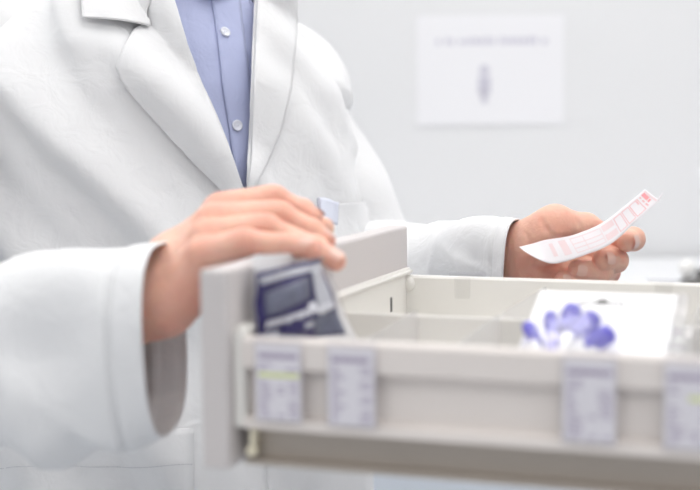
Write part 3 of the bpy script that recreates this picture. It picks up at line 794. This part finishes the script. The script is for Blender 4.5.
a_ = me.attributes.new('wrinkle', 'FLOAT', 'POINT'); a_.data.foreach_set('value', wm)
at = me.attributes.new('tint', 'FLOAT', 'POINT'); at.data.foreach_set('value', (.22+seg_tint(AV, spots)*.75).astype(np.float32))
body = link('body', me, None, person, True)
sm_ = body.modifiers.new('Smooth', 'SMOOTH'); sm_.factor = .5; sm_.iterations = 3

# hair, trousers and shoes complete the figure
def hair_fn(G):
    q = loc(G, HEAD); d = ellip(q, (0, -.018, .03), (.086, .103, .107))
    d = np.maximum(d, -ellip(q, (0, .11, -.045), (.075, .095, .10))); return np.maximum(d, -(q[2]+.065-.35*(q[1]+.05)))
hv, hf = surface_nets(hair_fn, HEAD-.16, HEAD+.17, .006); from_py('hair', hv+pinv, hf, 'hair', person)
def tro_fn(G):
    d = cone(G, A3(-.06, 0, CZ-.40), A3(.06, 0, CZ-.40), .12, .12)
    for s in (-1, 1): d = smin(d, smin(cone(G, A3(s*.095, 0, CZ-.44), A3(s*.105, .02, .50), .098, .075), cone(G, A3(s*.105, .02, .50), A3(s*.11, -.01, .07), .075, .064), .02), .03)
    return np.maximum(d, .035-G[2])
tv, tf = surface_nets(tro_fn, (-.5, 1.1, 0), (.14, 1.68, CZ-.2), .009); from_py('trousers', tv+pinv, tf, 'trousers', person)
for s in (-1, 1):
    c0 = A3(s*.11, -.045, .05); c1 = A3(s*.122, .175, .035)
    def shoe_fn(G): return np.maximum(smin(cone(G, c0, c1, .046, .038), cone(G, c0, c0+up3*.05, .045, .044), .02), .004-G[2])
    sv, sf = surface_nets(shoe_fn, np.minimum(c0, c1)-.07, np.maximum(c0, c1)+.1, .006); from_py('shoe', sv+pinv, sf, 'shoe', person)

# ================================================================ SLIP IN THE LEFT HAND
SU = np.array([(519, 247), (533, 243.5), (545, 240), (573, 235), (602, 223), (627, 204), (645, 189)], float)
SLO = np.array([(524, 251), (540, 260), (556, 263.5), (585, 255), (612, 243), (639, 219), (660, 200)], float)
st_ = np.array([0, .10, .19, .40, .62, .84, 1.0])
def slip_pt(s, q, off=0):
    i = np.clip(np.searchsorted(st_, s)-1, 0, len(st_)-2); t = (s-st_[i])/(st_[i+1]-st_[i])
    # smooth interpolation through the keys
    def cr(A):
        p = [A[max(i-1, 0)], A[i], A[i+1], A[min(i+2, len(A)-1)]]
        return .5*((2*p[1])+(-p[0]+p[2])*t+(2*p[0]-5*p[1]+4*p[2]-p[3])*t*t+(-p[0]+3*p[1]-3*p[2]+p[3])*t**3)
    a, b = cr(SU), cr(SLO); Du = 1.168+.004*math.sin(3*s); Dl = 1.152+.003*math.sin(4*s)
    A_, B_ = P(a[0], a[1], Du), P(b[0], b[1], Dl)
    n = np.cross(B_-A_, np.array([1., 0, .3])); n /= np.linalg.norm(n)+1e-9
    if n[1] > 0: n = -n
    return A_*(1-q)+B_*q+n*(off+.0010*math.sin(math.pi*q)*math.sin(5*s))
SLOC = Vector(slip_pt(.5, .5)); sinv = -np.array(SLOC)
slip = empty('prescription_slip', SLOC, 0, 'curved white paper slip with pink print held between thumb and fingers', 'paper slip')
ns, nq = 60, 10
paper = from_py('paper', [slip_pt(i/(ns-1), j/(nq-1))+sinv for i in range(ns) for j in range(nq)], grid_faces(ns, nq), 'paper', slip); solid(paper, .00025)
def prt(name, rects, m):
    v = []; f = []
    for s0, s1, q0, q1 in rects:
        for i in range(7):
            for j in range(3): v.append(slip_pt(s0+(s1-s0)*i/6, q0+(q1-q0)*j/2, .0004)+sinv)
        k = len(v)-21; f += [tuple(k+x for x in g) for g in grid_faces(7, 3)]
    from_py(name, v, f, m, paper)
def frame(s0, s1, q0, q1, ts=.005, tq=.035): return [(s0, s1, q0, q0+tq), (s0, s1, q1-tq, q1), (s0, s0+ts, q0, q1), (s1-ts, s1, q0, q1)]
prt('red_heading', [(.935, .965, .12, .5), (.935, .96, .55, .66)], 'red')
rect = []
for s0 in (.70, .77, .84): rect += frame(s0, s0+.062, .14, .86)
rect += [(.915, .925, .15, .25), (.915, .925, .35, .5), (.915, .925, .6, .8), (.885-.0, .893, .2, .4)]
prt('pink_boxes', rect, 'pink')
for q in ((.968, .985, .1, .9), (.60, .69, .12, .40), (.60, .69, .56, .84), (.28, .33, .15, .8), (.20, .235, .2, .75)): prt('printed_field', [q], 'palepink')
prt('printed_table', frame(.36, .59, .15, .85) + [(.36, .59, .42, .46), (.36, .59, .62, .66), (.45, .455, .15, .85)], 'palepink')
cu = from_py('curled_corner', [slip_pt(.985+.015*i/5, .85+.15*j/5)+sinv+np.array([.0022*(i/5)*(j/5), -.001, .0062*(i/5)*(j/5)]) for i in range(6) for j in range(6)], grid_faces(6, 6), 'paper', paper); solid(cu, .00025)

# folded paper and pen in the coat pocket
p0, n0 = hit(325, 210)
pp = empty('folded_paper', Vector(p0+n0*.004), 0, 'pale blue folded paper sticking out of the coat pocket behind the fingertips', 'paper')
v = []
for i in range(8):
    for j in range(8):
        x = 314+(336-314)*i/7+ (1-j/7)*0; y = 199+3*i/7+(j/7)*24 - 0
        p, n = hit(x - (j/7)*2, y); v.append(p+n*(.006+.002*math.sin(i*.7))-p0-n0*.004)
o = from_py('sheet', v, grid_faces(8, 8), 'pale', pp); solid(o, .0012)
p1, n1 = hit(313, 199); p2, n2 = hit(314, 216)
pen = empty('pen', Vector(p1), 0, 'dark pen clipped at the left end of the coat pocket', 'pen')
d = Vector(p2-p1); q = d.to_track_quat('Z', 'Y').to_matrix().to_4x4()
bm = bmesh.new(); lathe(bm, [(.0006, 0), (.0017, .0008), (.0017, d.length*.5), (.0015, d.length)], Matrix.Translation(Vector(n1)*.0075) @ q, 14); mesh('barrel', bm, 'inkgrey', pen, True)
bm = bmesh.new(); bx(bm, (-.0006, -.0028, .001), (.0006, -.0022, d.length*.6), .0002); bx(bm, (-.0006, -.0028, .0008), (.0006, .001, .0018), .0002)
o = mesh('clip', bm, 'palegrey', pen); o.matrix_local = Matrix.Translation(Vector(n1)*.0075) @ q

# ================================================================ THINGS BEHIND
nA, nB = P(417, 16, WALL_Y), P(563, 124, WALL_Y)
nt_ = empty('wall_notice', ((nA[0]+nB[0])/2, WALL_Y, nA[2]), 0, 'blurred white paper notice fixed to the pale grey wall', 'notice')
wn, hn = nB[0]-nA[0], nA[2]-nB[2]
sh = box('sheet', (-wn/2, -.003, -hn), (wn/2, 0, 0), 'notice', nt_, 0)
bm = bmesh.new(); x = -wn*.37
rr = random.Random(7)
while x < wn*.36:
    ww = rr.uniform(.006, .011); hh = rr.uniform(.010, .015)
    bx(bm, (x, -.0034, -hn*.265), (x+ww, -.0029, -hn*.265+hh)); x += ww+rr.choice((.003, .003, .010))
mesh('heading', bm, 'inkgrey', sh)
bm = bmesh.new(); lathe(bm, [(.010, 0), (.010, .0006)], Matrix.Translation((-.012, -.0029, -hn*.50)) @ Matrix.Rotation(math.pi/2, 4, 'X'), 20)
bx(bm, (-.024, -.0034, -hn*.72), (.000, -.0029, -hn*.555)); bx(bm, (-.018, -.0034, -hn*.80), (-.006, -.0029, -hn*.70))
mesh('figure_symbol', bm, 'inkgrey', sh)

# low counter against the wall with a stamp on it
cz = CZ-.262
ct = empty('side_counter', (1.1, 2.1, 0), 0, 'low pale counter behind the drawer along the wall', 'counter')
box('cabinet', (-1.1, -.03, .08), (1.1, .52, cz-.03), 'counter', ct, .003)
box('plinth', (-1.1, .02, 0), (1.1, .52, .08), 'darkgrey', ct, 0)
for k in range(4):
    dr = box('door', (-1.09+.545*k, -.05, .10), (-.555+.545*k, -.03, cz-.045), 'counter', ct, .003)
    box('handle', (-1.06+.545*k, -.07, cz-.14), (-.94+.545*k, -.05, cz-.13), 'palegrey', dr, .003)
box('worktop', (-1.12, -.06, cz-.03), (1.12, .545, cz), 'worktop', ct, .004)
kp = P(687, 268, 2.1)
stp = empty('hand_stamp', (kp[0]+.016, 2.1, cz), 0, 'dark grey hand stamp with round white knob, blurred behind the drawer', 'hand stamp')
bm = bmesh.new(); bx(bm, (-.025, -.02, 0), (.05, .02, kp[2]-cz-.016), .008, 3); bx(bm, (.0, -.016, kp[2]-cz-.02), (.05, .016, kp[2]-cz-.002), .006, 3); mesh('base', bm, 'darkgrey', stp)
bm = bmesh.new(); r = .0135
lathe(bm, [(.004, -.016), (.005, -.012)]+[(r*math.cos(a), r*math.sin(a)) for a in np.linspace(-1.1, 1.5, 12)], Matrix.Translation((-.016, 0, kp[2]-cz)), 24); mesh('knob', bm, 'knob', stp, True)

# cabinet the drawer slides out of (to the right, outside the frame)
cb = empty('drawer_cabinet', Md @ Vector((UL+.02, 0, -DB.z)), -PSI, 'tall grey cabinet the open drawer slides out of', 'cabinet')
zt = DB.z
for v0, v1 in ((-.03, -.012), (W+.012, W+.03)): box('side_panel', (0, v0, 0), (.6, v1, zt+.30), 'panel', cb)
box('top_panel', (0, -.012, zt+.28), (.6, W+.012, zt+.30), 'panel', cb)
box('back_panel', (.585, -.012, 0), (.6, W+.012, zt+.28), 'panel', cb)
for k in range(8):
    a0 = zt-H-.012-.138*(k+1)
    if a0 < .05: break
    box('drawer_front', (-.02, 0, a0), (-.002, W, a0+.1257), 'panel', cb, .002)
for k in range(2): box('drawer_front', (-.02, 0, zt+.012+.138*k), (-.002, W, zt+.012+.1257+.138*k), 'panel', cb, .002)
